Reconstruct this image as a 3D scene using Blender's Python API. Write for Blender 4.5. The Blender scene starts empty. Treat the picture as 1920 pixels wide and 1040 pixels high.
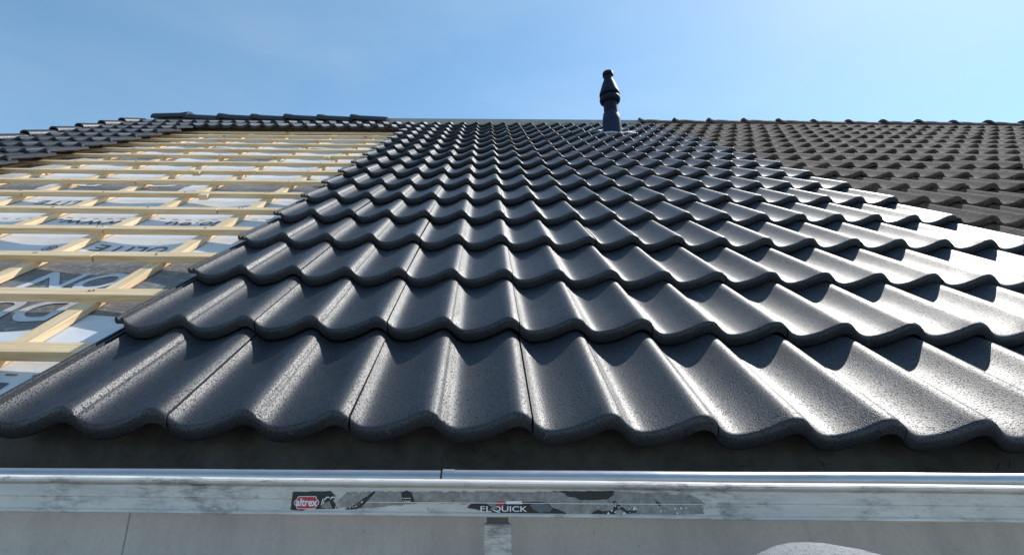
import bpy, bmesh, math, random
from mathutils import Matrix, Vector, noise
random.seed(7)
R = math.radians
sc = bpy.context.scene
COL = sc.collection

# ------------------------------------------------------------------ camera
PITCH = R(40)
cam_d = bpy.data.cameras.new('camera')
cam = bpy.data.objects.new('camera', cam_d); COL.objects.link(cam)
cam_d.sensor_width = 36; cam_d.lens = 19.255; cam_d.shift_x = 0.0359
cam_d.clip_start = 0.02; cam_d.clip_end = 3000
_right = Vector((0.9999, 0.0087, 0.0150)); _fwd = Vector((-0.0132, 0.9428, 0.3332)).normalized()
_right = (_right - _fwd * _right.dot(_fwd)).normalized(); _up = _right.cross(_fwd)
cam.matrix_world = Matrix(((_right.x, _up.x, -_fwd.x, 0.8387), (_right.y, _up.y, -_fwd.y, -0.6517),
                           (_right.z, _up.z, -_fwd.z, 0.1265), (0, 0, 0, 1)))
sc.camera = cam

# ------------------------------------------------------------------ sky, sun, exposure
SUN_AZ, SUN_EL = R(53), R(49.5)          # azimuth from +Y towards +X
w = bpy.data.worlds.new('World'); sc.world = w; w.use_nodes = True
nt = w.node_tree; nt.nodes.clear()
sky = nt.nodes.new('ShaderNodeTexSky'); sky.sky_type = 'NISHITA'; sky.sun_disc = False
sky.sun_elevation = SUN_EL; sky.sun_rotation = SUN_AZ
sky.air_density = 1.0; sky.dust_density = 0.22; sky.ozone_density = 3.0
bg = nt.nodes.new('ShaderNodeBackground'); bg.inputs['Strength'].default_value = 0.08
wo = nt.nodes.new('ShaderNodeOutputWorld')
hs = nt.nodes.new('ShaderNodeHueSaturation'); hs.inputs['Saturation'].default_value = 1.02; hs.inputs['Hue'].default_value = 0.484
nt.links.new(sky.outputs[0], hs.inputs['Color']); _tc = nt.nodes.new('ShaderNodeTexCoord'); _mp = nt.nodes.new('ShaderNodeMapping'); _mp.inputs['Scale'].default_value = (1.6, 1.6, 4.5)
_nz = nt.nodes.new('ShaderNodeTexNoise'); _nz.inputs['Scale'].default_value = 1.5; _nz.inputs['Detail'].default_value = 5; _nz.inputs['Distortion'].default_value = .6
_rp = nt.nodes.new('ShaderNodeValToRGB'); _rp.color_ramp.elements[0].position = .40; _rp.color_ramp.elements[0].color = (0, 0, 0, 1)
_rp.color_ramp.elements[1].position = .78; _rp.color_ramp.elements[1].color = (.13, .13, .13, 1)
_mx = nt.nodes.new('ShaderNodeMix'); _mx.data_type = 'RGBA'; _mx.inputs[7].default_value = (4.2, 4.7, 5.0, 1)   # thin high haze
nt.links.new(_tc.outputs['Generated'], _mp.inputs[0]); nt.links.new(_mp.outputs[0], _nz.inputs['Vector']); nt.links.new(_nz.outputs['Fac'], _rp.inputs[0])
nt.links.new(_rp.outputs[0], _mx.inputs[0]); nt.links.new(hs.outputs[0], _mx.inputs[6]); nt.links.new(_mx.outputs[2], bg.inputs[0]); nt.links.new(bg.outputs[0], wo.inputs[0])
sd = bpy.data.lights.new('sun', 'SUN'); sd.energy = 2.2; sd.angle = R(0.55); sd.color = (1.0, 0.96, 0.90)
sun = bpy.data.objects.new('sun', sd); COL.objects.link(sun)
_d = Vector((math.sin(SUN_AZ) * math.cos(SUN_EL), math.cos(SUN_AZ) * math.cos(SUN_EL), math.sin(SUN_EL)))
sun.rotation_euler = _d.to_track_quat('Z', 'Y').to_euler(); sun.location = _d * 20
vs = sc.view_settings
vs.view_transform = 'Standard'; vs.look = 'None'; vs.gamma = 1; vs.exposure = 1.32

# ------------------------------------------------------------------ material helpers
def mat(name):
    m = bpy.data.materials.new(name); m.use_nodes = True
    n = m.node_tree; b = n.nodes['Principled BSDF']
    return m, n, b
def N(n, t, **k):
    x = n.nodes.new(t)
    for a, v in k.items():
        if a.startswith('i_'): x.inputs[a[2:].replace('_', ' ')].default_value = v
        else: setattr(x, a, v)
    return x
def L(n, a, b): n.links.new(a, b)
def objcoord(n, rnd=True):
    tc = N(n, 'ShaderNodeTexCoord')
    if not rnd: return tc.outputs['Object']
    oi = N(n, 'ShaderNodeObjectInfo')
    m = N(n, 'ShaderNodeVectorMath', operation='MULTIPLY_ADD')
    c = N(n, 'ShaderNodeCombineXYZ')
    for s, k in (('X', 13.7), ('Y', 31.1), ('Z', 7.9)):
        q = N(n, 'ShaderNodeMath', operation='MULTIPLY'); q.inputs[1].default_value = k
        L(n, oi.outputs['Random'], q.inputs[0]); L(n, q.outputs[0], c.inputs[s])
    a = N(n, 'ShaderNodeVectorMath', operation='ADD')
    L(n, tc.outputs['Object'], a.inputs[0]); L(n, c.outputs[0], a.inputs[1])
    return a.outputs[0]
def tex(n, co, scale, detail=4, rough=.55, stretch=None, dist=0):
    if stretch:
        mp = N(n, 'ShaderNodeMapping'); mp.inputs['Scale'].default_value = stretch
        L(n, co, mp.inputs['Vector']); co = mp.outputs[0]
    t = N(n, 'ShaderNodeTexNoise'); t.inputs['Scale'].default_value = scale
    t.inputs['Detail'].default_value = detail; t.inputs['Roughness'].default_value = rough
    t.inputs['Distortion'].default_value = dist
    L(n, co, t.inputs['Vector']); return t.outputs['Fac']
def ramp(n, fac, stops):
    r = N(n, 'ShaderNodeValToRGB'); e = r.color_ramp.elements
    while len(e) < len(stops): e.new(.5)
    for i, (p, c) in enumerate(stops):
        e[i].position = p; e[i].color = (c if len(c) == 4 else (*c, 1)) if hasattr(c, '__len__') else (c, c, c, 1)
    L(n, fac, r.inputs[0]); return r.outputs[0]
def mixc(n, fac, a, b, mode='MIX'):
    m = N(n, 'ShaderNodeMix', data_type='RGBA', blend_type=mode)
    for v, i in ((fac, 0), (a, 6), (b, 7)):
        if isinstance(v, bpy.types.NodeSocket): L(n, v, m.inputs[i])
        elif i == 0: m.inputs[0].default_value = v
        else: m.inputs[i].default_value = (*v, 1)
    return m.outputs[2]
def math_(n, op, a, b=None, c=None):
    m = N(n, 'ShaderNodeMath', operation=op)
    for v, i in ((a, 0), (b, 1), (c, 2)):
        if v is None: continue
        if isinstance(v, bpy.types.NodeSocket): L(n, v, m.inputs[i])
        else: m.inputs[i].default_value = v
    return m.outputs[0]
def bump(n, b, h, strength, dist):
    x = N(n, 'ShaderNodeBump'); x.inputs['Strength'].default_value = strength; x.inputs['Distance'].default_value = dist
    L(n, h, x.inputs['Height']); L(n, x.outputs[0], b.inputs['Normal'])

MAT = {}
# glossy coated concrete tile
m, n, b = mat('new_tile'); MAT['new_tile'] = m
co = objcoord(n)
grain = tex(n, co, 370, 3, .65)
broad = tex(n, co, 9, 3, .6)
pits = ramp(n, tex(n, co, 330, 2, .55), [(.395, 0), (.445, 1)])
oi = N(n, 'ShaderNodeObjectInfo')
basec = mixc(n, oi.outputs['Random'], (.0200, .0228, .0295), (.0300, .0332, .0410))
dust = ramp(n, tex(n, co, 14, 7, .75), [(.50, 0), (.78, .40)])
basec = mixc(n, dust, basec, (.070, .073, .080))
scr = ramp(n, tex(n, co, 60, 2, .4, (1.2, .05, 1), .6), [(.72, 0), (.745, .5)])
basec = mixc(n, scr, basec, (.10, .105, .12))
L(n, basec, b.inputs['Base Color'])
L(n, math_(n, 'ADD', math_(n, 'ADD', math_(n, 'MULTIPLY', broad, .20), .335), math_(n, 'MULTIPLY', oi.outputs['Random'], .07)), b.inputs['Roughness'])
L(n, math_(n, 'ADD', math_(n, 'MULTIPLY', pits, .46), .04), b.inputs['Specular IOR Level'])
h = math_(n, 'ADD', math_(n, 'MULTIPLY', grain, .8), math_(n, 'MULTIPLY', pits, .18))
bump(n, b, h, .8, .0010)

# weathered concrete tile
m, n, b = mat('old_tile'); MAT['old_tile'] = m
co = objcoord(n)
oi = N(n, 'ShaderNodeObjectInfo')
c1 = ramp(n, tex(n, co, 30, 8, .75), [(.30, (.044, .029, .022)), (.50, (.118, .083, .066)), (.72, (.215, .165, .138))])
c1 = mixc(n, math_(n, 'MULTIPLY', oi.outputs['Random'], .75), c1, (.050, .036, .030))
c1 = mixc(n, ramp(n, tex(n, co, 75, 5, .8), [(.56, 0), (.64, .8)]), c1, (.24, .20, .17))
c1 = mixc(n, ramp(n, tex(n, co, 48, 5, .8), [(.60, 0), (.68, .8)]), c1, (.025, .019, .016))
li = ramp(n, tex(n, co, 16, 5, .7), [(.64, 0), (.72, .6)])
c1 = mixc(n, li, c1, (.16, .15, .10))
L(n, c1, b.inputs['Base Color']); b.inputs['Roughness'].default_value = .92; b.inputs['Specular IOR Level'].default_value = .25
bump(n, b, tex(n, co, 160, 6, .7), .9, .003)

# pine
def pine(name, ax):
    m, n, b = mat(name); MAT[name] = m
    co = objcoord(n)
    st = (3, 60, 60) if ax == 'x' else (60, 3, 60)
    g = tex(n, co, 1.6, 5, .6, st, .35)
    c = ramp(n, g, [(.30, (.60, .385, .195)), (.50, (.74, .54, .315)), (.68, (.82, .655, .435))])
    kv = N(n, 'ShaderNodeTexVoronoi'); kv.inputs['Scale'].default_value = 4.2
    mp = N(n, 'ShaderNodeMapping'); mp.inputs['Scale'].default_value = (1, 2.5, 2.5) if ax == 'x' else (2.5, 1, 2.5)
    L(n, co, mp.inputs[0]); L(n, mp.outputs[0], kv.inputs['Vector'])
    k = ramp(n, kv.outputs['Distance'], [(.05, 1), (.11, 0)])
    c = mixc(n, k, c, (.27, .13, .05))
    wr = ramp(n, tex(n, co, 2.2, 3), [(.55, 0), (.75, .45)])
    c = mixc(n, wr, c, (.55, .33, .13))
    L(n, c, b.inputs['Base Color']); b.inputs['Roughness'].default_value = .72
    bump(n, b, g, .25, .001)
pine('pine_batten', 'x'); pine('pine_counter', 'y')

# roofing underlay: pale fleece printed with charcoal bands (u = X, v = Y of the roof)
m, n, b = mat('underlay'); MAT['underlay'] = m
co = objcoord(n, False)
sx = N(n, 'ShaderNodeSeparateXYZ'); L(n, co, sx.inputs[0])
X, Y = sx.outputs['X'], sx.outputs['Y']
def band(v, a, c):
    return math_(n, 'MULTIPLY', math_(n, 'GREATER_THAN', v, a), math_(n, 'LESS_THAN', v, c))
def add(*l):
    r = l[0]
    for q in l[1:]: r = math_(n, 'MAXIMUM', r, q)
    return r
def mul(a, c): return math_(n, 'MULTIPLY', a, c)
dk = mul(band(Y, .89, 1.50), math_(n, 'SUBTRACT', 1.0, mul(band(X, -.30, .6), band(Y, .5, .985))))
sk = math_(n, 'ADD', X, math_(n, 'MULTIPLY', Y, .12))
up = mul(band(Y, 2.72, 3.02), add(band(sk, -2.1, -1.47), band(sk, -1.25, -.62), band(sk, -.42, .2)))
up2 = mul(band(Y, 3.75, 4.02), add(band(sk, -1.7, -1.1), band(sk, -.8, -.25)))
up3 = mul(band(Y, 4.42, 4.62), add(band(sk, -1.4, -.9), band(sk, -.5, .1)))
dash = add(band(Y, .655, .664), band(Y, 2.065, 2.078), band(Y, 3.42, 3.434))
fr = math_(n, 'FRACT', math_(n, 'MULTIPLY', X, 16.0))
dash = mul(dash, math_(n, 'LESS_THAN', fr, .45))
ink = add(dk, up, up2, up3, dash)
wear = ramp(n, tex(n, co, 45, 6, .75), [(.30, .55), (.48, 1)])
fleece = ramp(n, tex(n, co, 14, 6, .7), [(.3, (.55, .57, .60)), (.7, (.67, .69, .72))])
charc = ramp(n, tex(n, co, 26, 7, .75, (.5, 3, 1)), [(.3, (.105, .103, .108)), (.7, (.21, .205, .21))])
L(n, mixc(n, mul(ink, wear), fleece, charc), b.inputs['Base Color'])
b.inputs['Roughness'].default_value = .62
bump(n, b, tex(n, co, 260, 4, .6), .3, .001)

def simple(name, c, rough=.6, metal=0.0, var=.15, scale=20, bs=.2, bd=.001, bscale=150):
    m, n, b = mat(name); MAT[name] = m
    co = objcoord(n)
    f = tex(n, co, scale, 6, .65)
    a = tuple(x * (1 - var) for x in c); d = tuple(min(1, x * (1 + var)) for x in c)
    L(n, ramp(n, f, [(.3, a), (.7, d)]), b.inputs['Base Color'])
    b.inputs['Metallic'].default_value = metal
    L(n, math_(n, 'ADD', math_(n, 'MULTIPLY', f, .2), rough - .1), b.inputs['Roughness'])
    bump(n, b, tex(n, co, bscale, 4), bs, bd)
    return m
simple('letter_pale', (.52, .55, .59), .65, scale=60, var=.12)
simple('letter_dark', (.10, .10, .11), .65, scale=60)
simple('pipe_plastic', (.007, .010, .024), .55, bs=.05)
simple('pipe_saddle', (.016, .023, .055), .6, bs=.05)
simple('lead', (.36, .37, .39), .6, .1)
simple('ridge_wood', (.42, .39, .34), .85, scale=40)
simple('dark_board', (.040, .038, .034), .8, scale=14, var=.7)
simple('gap_shade_nail_grey', (.13, .13, .14), .6)  # painted shade tone for the gap above the post; also colours the nail heads
simple('sticker_black', (.012, .012, .014), .42)
simple('sticker_red', (.50, .022, .05), .42)
simple('sticker_white', (.78, .80, .82), .5)
simple('sticker_grey', (.10, .115, .135), .35)
simple('moss', (.045, .040, .025), .95)
simple('ground_soil', (.17, .165, .155), .95, scale=3)
simple('wall_brick', (.30, .19, .14), .9, scale=8)
simple('plank', (.36, .27, .17), .85, scale=20)
simple('deck_board', (.25, .2, .15), .9)

for _k in ('pipe_plastic', 'pipe_saddle'):
    MAT[_k].node_tree.nodes['Principled BSDF'].inputs['Specular IOR Level'].default_value = .18
# adhesive residue, torn
m, n, b = mat('sticker_residue'); MAT['sticker_residue'] = m
co = objcoord(n)
L(n, ramp(n, tex(n, co, 120, 7, .75), [(.32, (.17, .16, .145)), (.5, (.26, .25, .235)), (.66, (.35, .345, .335)), (.74, (.55, .57, .60))]), b.inputs['Base Color'])
b.inputs['Roughness'].default_value = .8
bump(n, b, tex(n, co, 300, 4), .4, .001)

# scuffed aluminium
m, n, b = mat('aluminium'); MAT['aluminium'] = m
co = objcoord(n, False)
c = ramp(n, tex(n, co, 18, 6, .65, (1, 1, 3)), [(.3, (.53, .505, .475)), (.7, (.65, .62, .585))])
blot = mul = math_(n, 'MULTIPLY', ramp(n, tex(n, co, 6.5, 3, .6), [(.46, 0), (.60, 1)]), ramp(n, tex(n, co, 70, 7, .8, (.45, 1, 1.6)), [(.45, 0), (.60, .70)]))
c = mixc(n, blot, c, (.12, .12, .125))
fl = ramp(n, tex(n, co, 90, 5, .8, (.3, 1, 1)), [(.60, 0), (.68, .75)])
c = mixc(n, fl, c, (.16, .15, .14))
sc1 = ramp(n, tex(n, co, 40, 3, .5, (.08, 1, 4), .3), [(.66, 0), (.70, .5)])
c = mixc(n, sc1, c, (.78, .79, .80))
L(n, c, b.inputs['Base Color']); b.inputs['Metallic'].default_value = .08
L(n, math_(n, 'ADD', math_(n, 'MULTIPLY', tex(n, co, 30, 5), .25), .45), b.inputs['Roughness'])
bump(n, b, tex(n, co, 200, 5, .7, (.25, 1, 1)), .35, .0008)

# zinc bead
m, n, b = mat('zinc'); MAT['zinc'] = m
co = objcoord(n, False)
c = ramp(n, tex(n, co, 20, 6, .7, (.3, 1, 1)), [(.3, (.34, .36, .39)), (.7, (.46, .48, .50))])
c = mixc(n, ramp(n, tex(n, co, 60, 5, .7), [(.68, 0), (.74, .6)]), c, (.16, .15, .14))
L(n, c, b.inputs['Base Color']); b.inputs['Metallic'].default_value = .7
L(n, math_(n, 'ADD', math_(n, 'MULTIPLY', tex(n, co, 40, 4), .2), .25), b.inputs['Roughness'])

# painted gutter board
m, n, b = mat('painted_board'); MAT['painted_board'] = m
co = objcoord(n, False)
c = ramp(n, tex(n, co, 3.5, 5, .6), [(.3, (.40, .39, .38)), (.7, (.49, .48, .47))])
c = mixc(n, ramp(n, tex(n, co, 55, 6, .8, (1, 1, .7)), [(.62, 0), (.72, .75)]), c, (.10, .10, .10))
c = mixc(n, ramp(n, tex(n, co, 6, 6, .75, (1, 1, .35)), [(.48, 0), (.72, .55)]), c, (.20, .20, .195))
c = mixc(n, ramp(n, tex(n, co, 200, 3, .7), [(.45, 0), (.75, .35)]), c, (.28, .29, .30))
L(n, c, b.inputs['Base Color']); b.inputs['Roughness'].default_value = .55
bump(n, b, tex(n, co, 120, 5), .25, .001)

# speckled grey concrete
m, n, b = mat('speckled_concrete'); MAT['speckled_concrete'] = m
co = objcoord(n)
c = ramp(n, tex(n, co, 60, 6, .7), [(.3, (.20, .205, .21)), (.7, (.31, .315, .32))])
c = mixc(n, ramp(n, tex(n, co, 240, 3, .6), [(.58, 0), (.66, .9)]), c, (.05, .05, .055))
L(n, c, b.inputs['Base Color']); b.inputs['Roughness'].default_value = .8
bump(n, b, tex(n, co, 240, 4, .7), .9, .003)

# ------------------------------------------------------------------ object helpers
def mesh(name, verts, faces, material, smooth=False, angle=35):
    me = bpy.data.meshes.new(name); me.from_pydata([tuple(v) for v in verts], [], faces)
    me.materials.append(MAT[material])
    bm = bmesh.new(); bm.from_mesh(me); bmesh.ops.recalc_face_normals(bm, faces=bm.faces); bm.to_mesh(me); bm.free()
    if smooth:
        me.polygons.foreach_set('use_smooth', [True] * len(me.polygons))
        me.set_sharp_from_angle(angle=R(angle))
    me.update(); return me
def obj(name, me, parent=None, loc=(0, 0, 0), rot=(0, 0, 0)):
    o = bpy.data.objects.new(name, me); COL.objects.link(o); o.parent = parent
    o.location = loc; o.rotation_euler = rot; return o
def thing(name, label, cat, loc=(0, 0, 0), rot=(0, 0, 0), group=None):
    o = obj(name, None, None, loc, rot); o.empty_display_size = .1
    o['label'] = label; o['category'] = cat
    if group: o['group'] = group
    return o
def boxme(name, a, c, material, bev=0.0, seg=1):
    bm = bmesh.new(); bmesh.ops.create_cube(bm, size=1)
    for v in bm.verts: v.co = Vector([(a[i] + c[i]) / 2 + v.co[i] * (c[i] - a[i]) for i in range(3)])
    if bev: bmesh.ops.bevel(bm, geom=bm.edges[:], offset=bev, segments=seg, affect='EDGES')
    me = bpy.data.meshes.new(name); bm.to_mesh(me); bm.free(); me.materials.append(MAT[material]); return me
def sweep(name, sec, x0, x1, material, closed=True, nx=1, smooth=True, angle=35, wob=0):
    k = len(sec); V = []; F = []
    for j in range(nx + 1):
        x = x0 + (x1 - x0) * j / nx
        for (y, z) in sec:
            V.append((x, y + wob * noise.noise((x * 6, 1, 0)), z + wob * noise.noise((x * 5, 7, 2))))
    for j in range(nx):
        for i in range(k if closed else k - 1):
            a = j * k + i; c = j * k + (i + 1) % k
            F.append((a, c, c + k, a + k))
    if closed: F += [tuple(range(k)), tuple(reversed(range(nx * k, nx * k + k)))]
    return mesh(name, V, F, material, smooth, angle)
def lathe(name, prof, material, seg=32, angle=40):
    V = []; F = []; k = len(prof)
    for (r, z) in prof:
        for i in range(seg):
            a = 2 * math.pi * i / seg; V.append((r * math.cos(a), r * math.sin(a), z))
    for j in range(k - 1):
        for i in range(seg):
            F.append((j * seg + i, j * seg + (i + 1) % seg, (j + 1) * seg + (i + 1) % seg, (j + 1) * seg + i))
    F += [tuple(range(seg)), tuple(range((k - 1) * seg, k * seg))]
    return mesh(name, V, F, material, True, angle)
def textmesh(body, size, material, shear=0.0, spacing=1.0, bold=0.0, res=6):
    cu = bpy.data.curves.new('lettering', 'FONT'); cu.body = body; cu.size = size; cu.shear = shear
    cu.align_x = 'CENTER'; cu.align_y = 'CENTER'; cu.space_character = spacing; cu.offset = bold; cu.resolution_u = res
    o = bpy.data.objects.new('lettering', cu); COL.objects.link(o)
    dg = bpy.context.evaluated_depsgraph_get(); me = bpy.data.meshes.new_from_object(o.evaluated_get(dg))
    bpy.data.objects.remove(o); me.materials.clear(); me.materials.append(MAT[material]); return me

# ------------------------------------------------------------------ setting
g = obj('ground', mesh('ground', [(-400, -400, -2.8), (400, -400, -2.8), (400, 800, -2.8), (-400, 800, -2.8)], [(0, 1, 2, 3)], 'ground_soil'))
g['kind'] = 'structure'
hw = obj('house_wall', boxme('house_wall', (-3.6, .42, -2.8), (9.5, 9.3, .02), 'wall_brick')); hw['kind'] = 'structure'

# ------------------------------------------------------------------ wave tile
GA, TW, PER = .345, .300, .150
DROP = math.atan(.0312 / GA)
KP = [(0, 0), (.06, -.0012), (.11, -.0055), (.16, -.0125), (.205, -.0195), (.25, -.0245), (.30, -.0276), (.37, -.0290), (.46, -.0281), (.56, -.0250), (.66, -.0205), (.76, -.0145), (.86, -.0075), (.94, -.0020), (1, 0)]
def prof(x):
    t = ((x - .127) / PER) % 1.0
    for i in range(len(KP) - 1):
        if KP[i][0] <= t <= KP[i + 1][0]:
            p1, p2 = KP[i], KP[i + 1]
            p0 = KP[i - 1] if i else (KP[-2][0] - 1, KP[-2][1])
            p3 = KP[i + 2] if i + 2 < len(KP) else (KP[1][0] + 1, KP[1][1])
            d = p2[0] - p1[0]; s = (t - p1[0]) / d
            m1 = (p2[1] - p0[1]) / (p2[0] - p0[0]) * d; m2 = (p3[1] - p1[1]) / (p3[0] - p1[0]) * d
            return 1.08 * ((2 * s**3 - 3 * s**2 + 1) * p1[1] + (s**3 - 2 * s**2 + s) * m1 + (-2 * s**3 + 3 * s**2) * p2[1] + (s**3 - s**2) * m2)
    return 0
def tile_mesh(name, material, fine=1):
    xs = [.0017 + (.2994 - .0017) * i / 40 for i in range(41)]
    xs = sorted([x for x in xs if abs(x - .150) > .0055 and abs(x - .262) > .004] + [.1445, .1475, .1490, .1510, .1525, .1555, .2605, .2635])
    sec = [(.42, 0), (.36, 0), (.28, 0), (.20, 0), (.12, 0), (.05, 0), (.010, -.0001), (.0060, -.0008), (.0028, -.0026), (.0008, -.0058), (0, -.0100), (.0003, -.0245), (.002, -.0280), (.006, -.0302), (.022, -.0302), (.032, -.013), (.42, -.013)]
    V = []; F = []; k = len(sec)
    for x in xs:
        gz = 0
        d = abs(x - .150)
        if d < .0045: gz = -.0026 * (1 - d / .0045)
        flap = x > .262
        for (y, dz) in sec:
            if flap: dz = max(dz, -.0255)
            V.append((x, y, prof(x) + dz + (gz if dz > -.012 and y > .004 else 0)))
    for i in range(len(xs) - 1):
        for j in range(k):
            a = i * k + j; c = i * k + (j + 1) % k
            F.append((a, c, c + k, a + k))
    F += [tuple(range(k)), tuple(range((len(xs) - 1) * k, len(xs) * k))]
    # interlocking side channel on the left
    ch = [(-.0385, -.0195), (-.0370, -.0155), (-.0320, -.0155), (-.0305, -.0215), (-.0245, -.0215), (-.0230, -.0160), (-.0185, -.0160), (-.0170, -.0235), (-.0040, -.0235), (.0040, -.0190), (.0040, -.0330), (-.0360, -.0310), (-.0385, -.0280)]
    o = len(V); kk = len(ch)
    for y in (.030, .42):
        for (x, z) in ch: V.append((x, y, z - .003))
    for i in range(kk): F.append((o + i, o + (i + 1) % kk, o + kk + (i + 1) % kk, o + kk + i))
    F += [tuple(range(o, o + kk)), tuple(range(o + kk, o + 2 * kk))]
    return mesh(name, V, F, material, True, 42)
ME_NEW = tile_mesh('wave_tile', 'new_tile'); ME_OLD = tile_mesh('weathered_wave_tile', 'old_tile')

def row_v(r): return {1: .335, 2: .700}.get(r, r * GA)
def lay_tile(me, root, r, c, jit=1.0):
    j = lambda s: random.uniform(-s, s) * jit * 1.9
    return obj('roof_tile', me, root, (c * TW + .023 + j(.0005), row_v(r) + j(.0022), j(.0008)), (-DROP + j(.0015), j(.0015), j(.0018)))

roof = thing('retiled_roof', 'roof slope half laid with new glossy anthracite wave tiles beside bare pine battens', 'roof', (0, 0, 0), (PITCH, 0, 0))
for r in range(1, 18):
    for c in range(0, 9): lay_tile(ME_NEW, roof, r, c)
for r in (16, 17):
    for c in range(-7, 0): lay_tile(ME_NEW, roof, r, c)
for r in range(7, 18):
    for c in range(-10, -7): lay_tile(ME_NEW, roof, r, c if r > 15 else c - .5)
    if r > 15:
        e = lay_tile(ME_NEW, roof, r, -10.5); e.location.z -= .003
# rolled gable trim at the far left end of each row
vr = []
for i in range(13):
    a = math.pi * (1.06 - 1.06 * i / 12)
    vr.append((-.050 + .046 * math.cos(a), -.022 + .036 * math.sin(a)))
vsec = vr + [(-.004, -.036), (-.012, -.036)] + [(-.050 + .034 * math.cos(math.pi * i / 8), -.026 + .026 * math.sin(math.pi * i / 8)) for i in range(9)] + [(-.084, -.16), (-.096, -.16)]
VV = []; FF = []
for y in (0, .42):
    for (x, z) in vsec: VV.append((x, y, z))
k = len(vsec)
for i in range(k): FF.append((i, (i + 1) % k, k + (i + 1) % k, k + i))
FF += [tuple(range(k)), tuple(range(k, 2 * k))]
ME_VERGE = mesh('verge_trim', VV, FF, 'new_tile', True, 40)
for r in range(7, 18):
    obj('verge_trim', ME_VERGE, roof, (-10.5 * TW + .023 - .034, row_v(r), .004), (-DROP, 0, 0))

# underlay, sagging between the counter battens
CB = [.14, -.30, -.74, -1.18, -1.62, -2.06, -2.50, -2.94, -3.16]
def und(u, v):
    q = ((u + .30) / .44) % 1.0
    s = math.sin(math.pi * q) ** 1.2
    wv = noise.noise((u * 2.1, v * 1.7, 3.3)); w2 = noise.noise((u * 6, v * 14, 1.1))
    f = ((v / GA) % 1.0)
    return -.136 - s * (.007 + .008 * max(0, .5 + wv)) + s * (.0028 * w2 + .0045 * math.cos(2 * math.pi * (f - .1)))
u0, u1, v0, v1 = -3.20, .55, .40, 6.25; nu, nv = 110, 190
V = [(u0 + (u1 - u0) * i / nu, v0 + (v1 - v0) * j / nv, 0) for j in range(nv + 1) for i in range(nu + 1)]
V = [(x, y, und(x, y)) for x, y, _ in V]
F = [(j * (nu + 1) + i, j * (nu + 1) + i + 1, (j + 1) * (nu + 1) + i + 1, (j + 1) * (nu + 1) + i) for j in range(nv) for i in range(nu)]
underlay = obj('underlay', mesh('underlay', V, F, 'underlay', True, 80), roof)
def printed(body, size, u, v, material, shear=0, sx=1.0, bold=0.0):
    me = textmesh(body, size, material, shear, 1.05, bold)
    bm = bmesh.new(); bm.from_mesh(me)
    bmesh.ops.triangulate(bm, faces=bm.faces[:])
    for _ in range(2):
        bmesh.ops.subdivide_edges(bm, edges=[e for e in bm.edges if e.calc_length() > .03], cuts=1)
        bmesh.ops.triangulate(bm, faces=[f for f in bm.faces if len(f.verts) > 3])
    for p in bm.verts:
        x = u - p.co.x * sx; y = v - p.co.y
        p.co = (x, y, und(x, y) + .0022)
    bm.to_mesh(me); bm.free()
    return obj('printed_lettering', me, underlay)
printed('DU', .20, -.50, 1.03, 'letter_pale', .12, 1.0, .004)
printed('ON', .20, -.50, 1.275, 'letter_pale', .15, .95, .004)
printed('DU', .20, -.98, 1.30, 'letter_pale', .15, .95, .004)
printed('DU', .20, -1.10, 1.03, 'letter_pale', .12, .95, .004)
printed('OLITE', .105, -.545, 1.625, 'letter_dark', .1, 1.0)
printed('\u00ae', .075, -.88, 1.635, 'letter_dark')
printed('O', .26, -1.14, 2.91, 'letter_pale', .1, 1.0, .006)
printed('P', .26, -1.52, 2.90, 'letter_pale', .1, 1.0, .006)
printed('lo.eu', .10, -.50, 2.01, 'letter_dark', .1, 1.2)
printed('www.', .10, -.98, 2.01, 'letter_dark', .1, 1.3)
printed('DU', .22, -.36, .56, 'letter_dark', .1)
printed('OLITE', .10, -1.35, 2.40, 'letter_dark', .1, 1.2)
printed('lo.eu', .10, -1.10, 3.36, 'letter_dark', .1, 1.2)

# counter battens, then battens
cm = []
for i, u in enumerate(CB):
    v = .30; k = 0
    for (a, c) in ((.41, 2.55 + .3 * (i % 3)), (2.553 + .3 * (i % 3), 6.2)):
        me = boxme('counter_batten', (-.0225, a, -.134), (.0225, c, -.1135), 'pine_counter', .0012)
        obj('counter_batten', me, roof, (u + random.uniform(-.004, .004), 0, 0), (0, 0, random.uniform(-.002, .002)))
splits = {2: -1.9, 3: -1.02, 4: -.52, 5: -.71, 6: -.40, 7: -1.6, 8: -1.2, 9: -.62, 10: -1.45, 11: -.75, 12: -1.1, 13: -1.8, 14: -.55, 15: -1.3, 16: -1.0}
for kk in range(2, 18):
    sp = splits.get(kk, -1.2)
    for (a, c) in ((-3.19, sp - .002), (sp + .002, .30)):
        dv = random.uniform(-.003, .003)
        me = boxme('batten', (a, 0, -.0250), (c, .050, 0), 'pine_batten', .0012)
        obj('batten', me, roof, (0, kk * GA - .012 + dv, -.0890 + random.uniform(-.001, .001)), (0, 0, random.uniform(-.0012, .0012)))
# nail heads driven through the battens at each counter batten
bmn = bmesh.new()
for kk in range(2, 17):
    for u in CB[1:]:
        for q_ in range(2):
            mt = Matrix.Translation((u + random.uniform(-.012, .012), kk * GA - .012 + random.uniform(.012, .036), -.0880))
            bmesh.ops.create_cone(bmn, cap_ends=True, segments=8, radius1=.0034, radius2=.0030, depth=.0024, matrix=mt)
men = bpy.data.meshes.new('nail_heads'); bmn.to_mesh(men); bmn.free(); men.materials.append(MAT['gap_shade_nail_grey'])
nl = obj('nail_heads', men, roof); nl['kind'] = 'stuff'
ends = [(7, -.62), (11, -.35), (9, -1.0)]
for kk, u in ends:   # short offcuts left against a batten
    obj('batten_offcut', boxme('batten_offcut', (-.022, -.03, -.022), (.022, .02, .004), 'pine_counter', .001), roof, (u, kk * GA - .018, -.093), (0, 0, .05))
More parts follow.
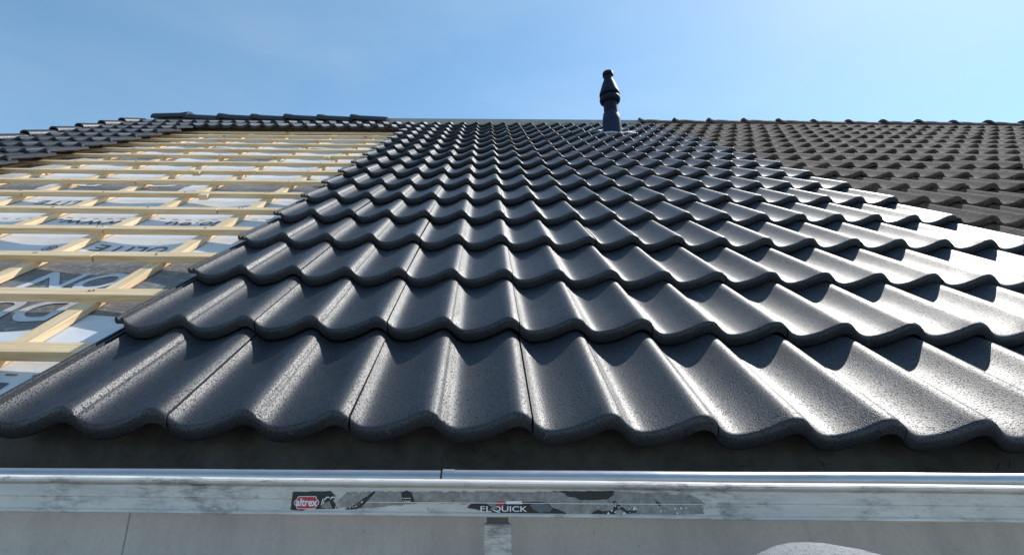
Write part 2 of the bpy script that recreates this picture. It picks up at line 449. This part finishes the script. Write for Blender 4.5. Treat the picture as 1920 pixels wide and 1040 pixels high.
# roof deck and back slope
obj('roof_deck', boxme('roof_deck', (-3.20, .36, -.28), (2.74, 6.22, -.175), 'deck_board'), roof)
obj('eaves_board', boxme('eaves_board', (-3.20, .37, -.26), (2.74, .395, -.092), 'dark_board'), roof)
cx, sx_ = math.cos(PITCH), math.sin(PITCH)
def to_roof(y, z): return (y * cx + z * sx_, -y * sx_ + z * cx)
back = [to_roof(4.90, 3.90), to_roof(9.3, .2), to_roof(9.25, .1), to_roof(4.90, 3.78)]
obj('back_slope', sweep('back_slope', back, -3.1, 2.74, 'old_tile', True, 1, False), roof)

# ridge
def ridge_mesh(name, R_, length, th, material, rough=0):
    sec = []
    for i in range(25):
        a = math.pi * i / 24
        sec.append((-R_ * math.cos(a), R_ * .92 * math.sin(a)))
    for i in range(25):
        a = math.pi * (1 - i / 24)
        sec.append((-(R_ - th) * math.cos(a), (R_ * .92 - th) * math.sin(a)))
    V = []; F = []; k = len(sec); nx = 8
    for j in range(nx + 1):
        x = length * j / nx; s = 1.0 + ((.17 if rough > .01 else .0 if rough else .09) if j == 0 else .07 if j == 1 and not rough else 0)
        xx = x if j != 1 else (.05 if not rough else x)
        for (y, z) in sec:
            wv = rough * noise.noise((x * 25, y * 25, z * 25)) + rough * .6 * noise.noise((x * 9, y * 9 + 5, z * 9))
            V.append((xx, y * s, z * s + wv))
    for j in range(nx):
        for i in range(k):
            a = j * k + i; c = j * k + (i + 1) % k
            F.append((a, c, c + k, a + k))
    F += [tuple(range(k)), tuple(range(nx * k, nx * k + k))]
    return mesh(name, V, F, material, True, 50)
RY, RZ = 4.884, 3.955
ME_RIDGE = ridge_mesh('ridge_tile', .124, .43, .016, 'new_tile')
ME_RIDGE_OLD = ridge_mesh('old_ridge_tile', .112, .43, .018, 'old_tile', .012)
rv, rn = to_roof(RY, RZ)
def ridge(me, root, u, lift, tilt, name='ridge_tile', flip=False):
    o = obj(name, me, root)
    mm = Matrix.Translation((u, RY, RZ + lift)) @ Matrix.Rotation(tilt, 4, 'Y') @ (Matrix.Rotation(math.pi, 4, 'Z') if flip else Matrix.Identity(4))
    o.matrix_local = Matrix.Rotation(-PITCH, 4, 'X') @ mm
    return o
for i in range(6):
    ridge(ME_RIDGE, roof, -2.70 + .392 * i, .028 + .004 * (i % 2), .052)
ridge(ME_RIDGE, roof, -2.66, .050, -.035, flip=True)
ridge_board = obj('ridge_board', boxme('ridge_board', (-3.1, -.026, -.12), (2.72, .026, 0), 'ridge_wood', .002), roof)
ridge_board.matrix_local = Matrix.Rotation(-PITCH, 4, 'X') @ Matrix.Translation((0, 4.862, 4.056))

# ------------------------------------------------------------------ neighbouring weathered roof
old = thing('weathered_roof', 'old roof of dull brown weathered wave tiles right of the new tiling', 'roof', (0, 0, 0), (PITCH, 0, 0))
cols = {1: 3, 2: 3, 3: 3, 4: 3, 5: 4, 6: 5, 7: 7, 8: 8, 9: 10, 10: 11, 11: 12, 12: 13, 13: 15, 14: 16, 15: 17, 16: 19, 17: 20}
for r in range(1, 18):
    for c in range(9, 9 + cols[r]): lay_tile(ME_OLD, old, r, c, 2.2)
obj('roof_deck', boxme('old_deck', (2.745, .32, -.26), (9.4, 6.22, -.12), 'deck_board'), old)
obj('back_slope', sweep('old_back_slope', back, 2.745, 9.4, 'old_tile', True, 1, False), old)
for i in range(16):
    ridge(ME_RIDGE_OLD, old, 2.66 + .405 * i, .020 + random.uniform(-.004, .004), .06 + random.uniform(-.012, .012))

# ------------------------------------------------------------------ vent pipe
HS = 1.0
vp = thing('vent_pipe', 'dark navy plastic vent pipe with flared cowl standing near the ridge', 'vent pipe', (2.125, 4.048, 3.36))
PZ = 1.17
def Z(z): return z * PZ
obj('saddle', lathe('saddle', [(.092, -.12), (.092, Z(.03)), (.089, Z(.09)), (.086, Z(.140)), (.080, Z(.146)), (.079, Z(.172)), (.070, Z(.178))], 'pipe_saddle'), vp)
obj('pipe', lathe('pipe', [(.069, Z(.10)), (.069, Z(.30))], 'pipe_plastic'), vp)
obj('collar', lathe('collar', [(.069, Z(.275)), (.085, Z(.285)), (.100, Z(.300)), (.104, Z(.318)), (.102, Z(.333)), (.092, Z(.342)), (.075, Z(.345))], 'pipe_plastic'), vp)
obj('cowl', lathe('cowl', [(.075, Z(.345)), (.088, Z(.350)), (.101, Z(.358)), (.103, Z(.372)), (.098, Z(.392)), (.088, Z(.42)), (.073, Z(.465)), (.058, Z(.505)), (.050, Z(.518)), (.047, Z(.53)), (.046, Z(.575))], 'pipe_plastic'), vp)
obj('cap', lathe('cap', [(.046, Z(.568)), (.055, Z(.570)), (.056, Z(.600)), (.052, Z(.606)), (.010, Z(.607))], 'pipe_plastic'), vp)
V = []; F = []
nr = 28
for j, rr in enumerate((.09, .13, .17, .205)):
    for i in range(nr):
        a = 2 * math.pi * i / nr
        lx = rr * math.cos(a) * 1.25; ly = rr * math.sin(a) * .75
        zz = ly * math.tan(PITCH) - .012 + .03 * prof((lx + 2.125 - .023) % TW) / .03 * (.3 + .25 * j) + .008 * noise.noise((lx * 14, ly * 14, 2)) + (.02 if j == 0 else .028)
        V.append((lx, ly, zz))
for j in range(3):
    for i in range(nr):
        F.append((j * nr + i, j * nr + (i + 1) % nr, (j + 1) * nr + (i + 1) % nr, (j + 1) * nr + i))
fl_ = obj('flashing', mesh('flashing', V, F, 'lead', True, 30), vp)
so = fl_.modifiers.new('thickness', 'SOLIDIFY'); so.thickness = .003

# ------------------------------------------------------------------ gutter
gut = thing('gutter', 'zinc-rimmed box gutter with grey painted front along the eaves', 'gutter', (.88, .17, .1176), (0, -.0095, 0))
def circ(r, y=0, z=0, k=18): return [(y + r * math.cos(2 * math.pi * i / k), z + r * math.sin(2 * math.pi * i / k)) for i in range(k)]
obj('bead', sweep('bead_a', circ(.0105), -2.6, -.0975, 'zinc', True, 40, True, 60, .0006), gut)
obj('bead', sweep('bead_b', circ(.0112), -.0945, 2.6, 'zinc', True, 40, True, 60, .0006), gut)
obj('joint_sleeve', sweep('sleeve', circ(.0122), -.094, -.078, 'zinc', True, 1, True, 60), gut)
obj('front_lip', sweep('lip', [(.006, -.004), (.010, -.012), (.0105, -.041), (.0145, -.041), (.0135, -.010), (.009, .000)], -2.6, 2.6, 'zinc'), gut)
obj('trough', sweep('trough', [(.030, -.02), (.034, -.10), (.17, -.10), (.172, .095), (.175, .095), (.174, -.103), (.030, -.103)], -2.6, 2.6, 'dark_board', True, 1, False), gut)
obj('back_board', boxme('back_board', (-3.8, .178, -.16), (2.6, .20, .115), 'dark_board'), gut)
obj('front_panel', boxme('panel_a', (-2.6, .016, -.42), (-.5375, .0275, -.040), 'painted_board', .0012), gut)
obj('front_panel', boxme('panel_b', (-.5368, .0162, -.42), (2.6, .0275, -.040), 'painted_board', .0012), gut)

# straw, moss and twigs caught behind the rim
bmd = bmesh.new()
for i in range(150):
    xc = random.choice((-.07, -.055, -.02, .02, -.09)) + random.gauss(0, .03) if i < 95 else random.uniform(-1, 1)
    p = Vector((xc, .16 - random.uniform(0, .01), random.uniform(-.01, .08) if i < 95 else random.uniform(-.02, .03)))
    d = Vector((random.uniform(-.6, .6), random.uniform(-.3, .05), random.uniform(-1, 1))).normalized() * random.uniform(.008, .03)
    w_ = Vector((random.uniform(-1, 1), 0, random.uniform(-1, 1))).normalized() * random.uniform(.0006, .0022)
    q1 = bmd.verts.new(p - w_); q2 = bmd.verts.new(p + w_); q3 = bmd.verts.new(p + d + w_ * .4); q4 = bmd.verts.new(p + d * .5 + Vector((0, -.002, .002)) - w_ * 1.2)
    bmd.faces.new((q1, q2, q3, q4))
med = bpy.data.meshes.new('moss_debris'); bmd.to_mesh(med); bmd.free(); med.materials.append(MAT['moss'])
db = obj('moss_debris', med, gut); db['kind'] = 'stuff'

# ------------------------------------------------------------------ scaffold rail with torn stickers
rail = thing('scaffold_rail', 'scuffed aluminium scaffold guard rail with torn stickers in front of the gutter', 'guard rail', (.8785, .08, .0741), (0, -.0053, 0))
HR = .0425
q = .80
sec = [(-.0015, 0), (-.0028, .0012), (-.0028, .004), (-.0012, .0058), (0, .0065), (0, .0222), (.0007, .0226), (.0007, .0232), (0, .0236), (0, .0405), (.0018, .0412), (.0018, .0422), (-.0026, .0432), (-.0046, .0455), (-.0046, .0485), (-.0028, .0510), (.0010, .0525), (.008, .0532), (.030, .0532), (.033, .050), (.033, 0)]
sec = [(y, z * q) for y, z in sec]
obj('rail_profile', sweep('rail_profile', sec, -2.4, 2.4, 'aluminium', True, 120, True, 25, .0007), rail)
obj('post', boxme('post', (-.0345, .003, -2.87), (-.0005, .030, -.0085), 'aluminium', .0012), rail)
obj('post_gap_shade', boxme('post_gap_shade', (-.031, .012, -.012), (-.004, .030, .001), 'gap_shade_nail_grey', .001), rail)  # added block, its dark grey stands for the shade between rail and post
PX = .000668; PZs = .000615
def topline(px): return 889 + 20 * px / 1920
def pt(px, py):
    return ((px - 960) * PX, HR - (py - topline(px)) * PZs)
def sticker(name, pts, material, lay=1, parent=rail):
    P = [pt(*p) for p in pts]
    y = -.00035 - .00022 * lay
    me = mesh(name, [(x, y, z) for x, z in P], [tuple(range(len(P)))], material)
    return obj(name, me, parent)
def lettering(body, size, px, py, material, lay, parent, shear=0, sx=1, bold=0):
    me = textmesh(body, size, material, shear, 1.0, bold)
    x0, z0 = pt(px, py); y = -.00035 - .00022 * lay
    for v in me.vertices: v.co = (x0 + v.co.x * sx, y, z0 + v.co.y)
    return obj('lettering', me, parent)
def ragged(pts, amp=1.2, n=5):
    out = []
    for i in range(len(pts)):
        a = Vector(pts[i]); c = Vector(pts[(i + 1) % len(pts)])
        k = max(1, int((c - a).length / n))
        for j in range(k):
            p = a.lerp(c, j / k)
            if j: p += Vector((random.uniform(-amp, amp), random.uniform(-amp, amp)))
            out.append((p.x, p.y))
    return out
def badge(px, py, w_, h_):
    a = w_ / 2; b_ = h_ / 2; pts = []
    for sx in (1,):
        pts += [(px - a * .72, py - b_), (px + a * .72, py - b_), (px + a * .80, py - b_ * .62), (px + a, py - b_ * .2), (px + a, py + b_ * .2), (px + a * .80, py + b_ * .62), (px + a * .72, py + b_), (px - a * .72, py + b_), (px - a * .80, py + b_ * .62), (px - a, py + b_ * .2), (px - a, py - b_ * .2), (px - a * .80, py - b_ * .62)]
    return pts
res = sticker('sticker_residue', ragged([(652, 921), (900, 920), (1180, 921), (1290, 926), (1310, 935), (1312, 962), (1130, 966), (985, 962), (900, 944), (800, 941), (705, 950), (612, 951), (640, 935)], 1.6, 6), 'sticker_residue', 1)
st = sticker('sticker', ragged([(551, 921), (622, 919), (632, 929), (628, 937), (640, 952), (600, 953), (585, 951), (572, 956), (550, 954)], .5, 7), 'sticker_black', 2)
sticker('badge_outline', badge(579, 941, 46, 24), 'sticker_white', 3, st)
bd_ = sticker('badge', badge(579, 941, 43.5, 21.5), 'sticker_red', 4, st)
lettering('altrex', .0122, 579, 941.0, 'sticker_white', 5, st, 0, .90, .00035)
for (a, c) in ((608, 934), (611, 933), (635, 941), (639, 940)):
    sticker('sticker_stripe', [(a, c), (a + 1.3, c), (a - .6, c + 12), (a - 1.9, c + 12)], 'sticker_white', 3, st)
sticker('sticker_arc', [(612, 934), (615, 930), (620, 930), (621, 932), (616, 932), (613, 936)], 'sticker_white', 3, st)
sticker('sticker_arc', [(622, 933), (626, 929.5), (631, 930), (631, 931.5), (627, 931.6), (623, 935)], 'sticker_white', 3, st)
sticker('residue_patch', ragged([(606, 951), (612, 941), (622, 938), (628, 951)], .8, 4), 'sticker_residue', 4, st)
s2 = sticker('sticker_scrap', ragged([(677, 939), (703, 919), (706, 921), (692, 938), (681, 950), (664, 954), (650, 953), (668, 945)], .8, 5), 'sticker_black', 2)
for i in range(16):
    a = random.uniform(656, 682); c = 953 - (a - 656) * .4 + random.uniform(-5, 1); s_ = random.uniform(.6, 1.5)
    sticker('sticker_fleck', [(a, c), (a + s_ * 2, c - s_), (a + s_ * 1.6, c + s_ * .8)], 'sticker_white', 3, s2)
s3 = sticker('sticker_scrap', ragged([(754, 921), (764, 918), (773, 922), (777, 931), (780, 940), (768, 941), (755, 940)], .5, 5), 'sticker_black', 2)
sticker('sticker_stripe', [(755, 932.4), (772, 932.4), (772, 933.3), (755, 933.3)], 'sticker_white', 3, s3)
lettering('com', .0060, 764, 938.5, 'sticker_white', 3, s3, .1)
s4 = sticker('sticker_scrap', ragged([(876, 950), (884, 943), (910, 941), (925, 950), (932, 944), (950, 940), (1008, 939), (1026, 941), (1034, 950), (1060, 960), (1056, 964), (1000, 962), (930, 960), (900, 955)], .6, 8), 'sticker_black', 2)
lettering('FL', .0088, 911, 953.0, 'sticker_white', 3, s4, 0, 1.75)
sticker('sticker_tear', ragged([(919, 954), (929, 941), (933, 953)], .4, 3), 'sticker_residue', 4, s4)
lettering('QUICK', .0088, 955, 953.0, 'sticker_white', 3, s4, 0, 1.55, .0001)
sticker('sticker_arrow', ragged([(930, 941), (937, 938), (946, 938), (943, 942), (947, 947), (936, 947)], .5, 4), 'sticker_red', 4, s4)
sticker('sticker_stripe', [(949, 938), (978, 938.2), (979, 943.5), (949, 943.5)], 'sticker_white', 4, s4)
sticker('sticker_patch', ragged([(993, 945), (1005, 942), (1026, 944), (1034, 951), (1030, 958), (1010, 959), (998, 953)], .5, 5), 'sticker_grey', 3, s4)
sticker('sticker_scrap', ragged([(1033, 919.5), (1150, 919), (1148, 926), (1135, 935), (1086, 936), (1076, 931), (1062, 929), (1058, 923)], .7, 6), 'sticker_black', 2)
sticker('sticker_scrap', ragged([(1104, 961), (1118, 954), (1126, 957), (1148, 955), (1150, 962)], .6, 4), 'sticker_black', 2)
s5 = sticker('sticker_scrap', ragged([(1146, 940), (1150, 937), (1160, 946), (1170, 955), (1186, 956), (1190, 952), (1188, 959), (1172, 961), (1158, 953), (1146, 956)], .7, 4), 'sticker_black', 2)
for i in range(10):
    a = random.uniform(1146, 1158); c = random.uniform(939, 954); s_ = random.uniform(.6, 1.6)
    sticker('sticker_fleck', [(a, c), (a + s_ * 1.6, c + s_), (a + s_ * .8, c + s_ * 2.2)], 'sticker_white', 3, s5)
sticker('sticker_scrap', ragged([(1223, 934), (1228, 939), (1236, 943), (1232, 948), (1227, 944)], .6, 3), 'sticker_black', 2)
sticker('white_line', [(690, 939.6), (1312, 943.6), (1312, 944.6), (690, 940.6)], 'sticker_white', 5, res)
for i in range(26):
    a = random.uniform(1090, 1310); c = random.uniform(946, 962); s_ = random.uniform(.5, 1.9)
    sticker('paint_fleck', ragged([(a, c), (a + s_ * 1.8, c - s_), (a + s_ * 2.4, c + s_), (a + s_ * .6, c + s_ * 1.7)], .3, 2), 'sticker_white', 4, res)

# ------------------------------------------------------------------ loose ridge tile on a trestle platform below the rail
pl = thing('trestle_platform', 'low wooden trestle platform under the loose grey ridge tile', 'platform', (1.19, -.14, -2.8))
obj('deck', boxme('deck', (-.55, -.20, 2.685), (.55, .17, 2.7335), 'plank', .003), pl)
for sx in (-.5, .5):
    for sy in (-.16, .13): obj('leg', boxme('leg', (sx - .025, sy - .025, 0), (sx + .025, sy + .025, 2.684), 'plank', .002), pl)
ME_LOOSE = ridge_mesh('loose_ridge_tile', .136, .30, .018, 'speckled_concrete', .004)
lr = obj('loose_ridge_tile', ME_LOOSE, None, (1.197, -.285, -.0660), (0, 0, R(90)))
lr['label'] = 'rounded speckled grey concrete ridge tile peeking up at the bottom edge'; lr['category'] = 'ridge tile'
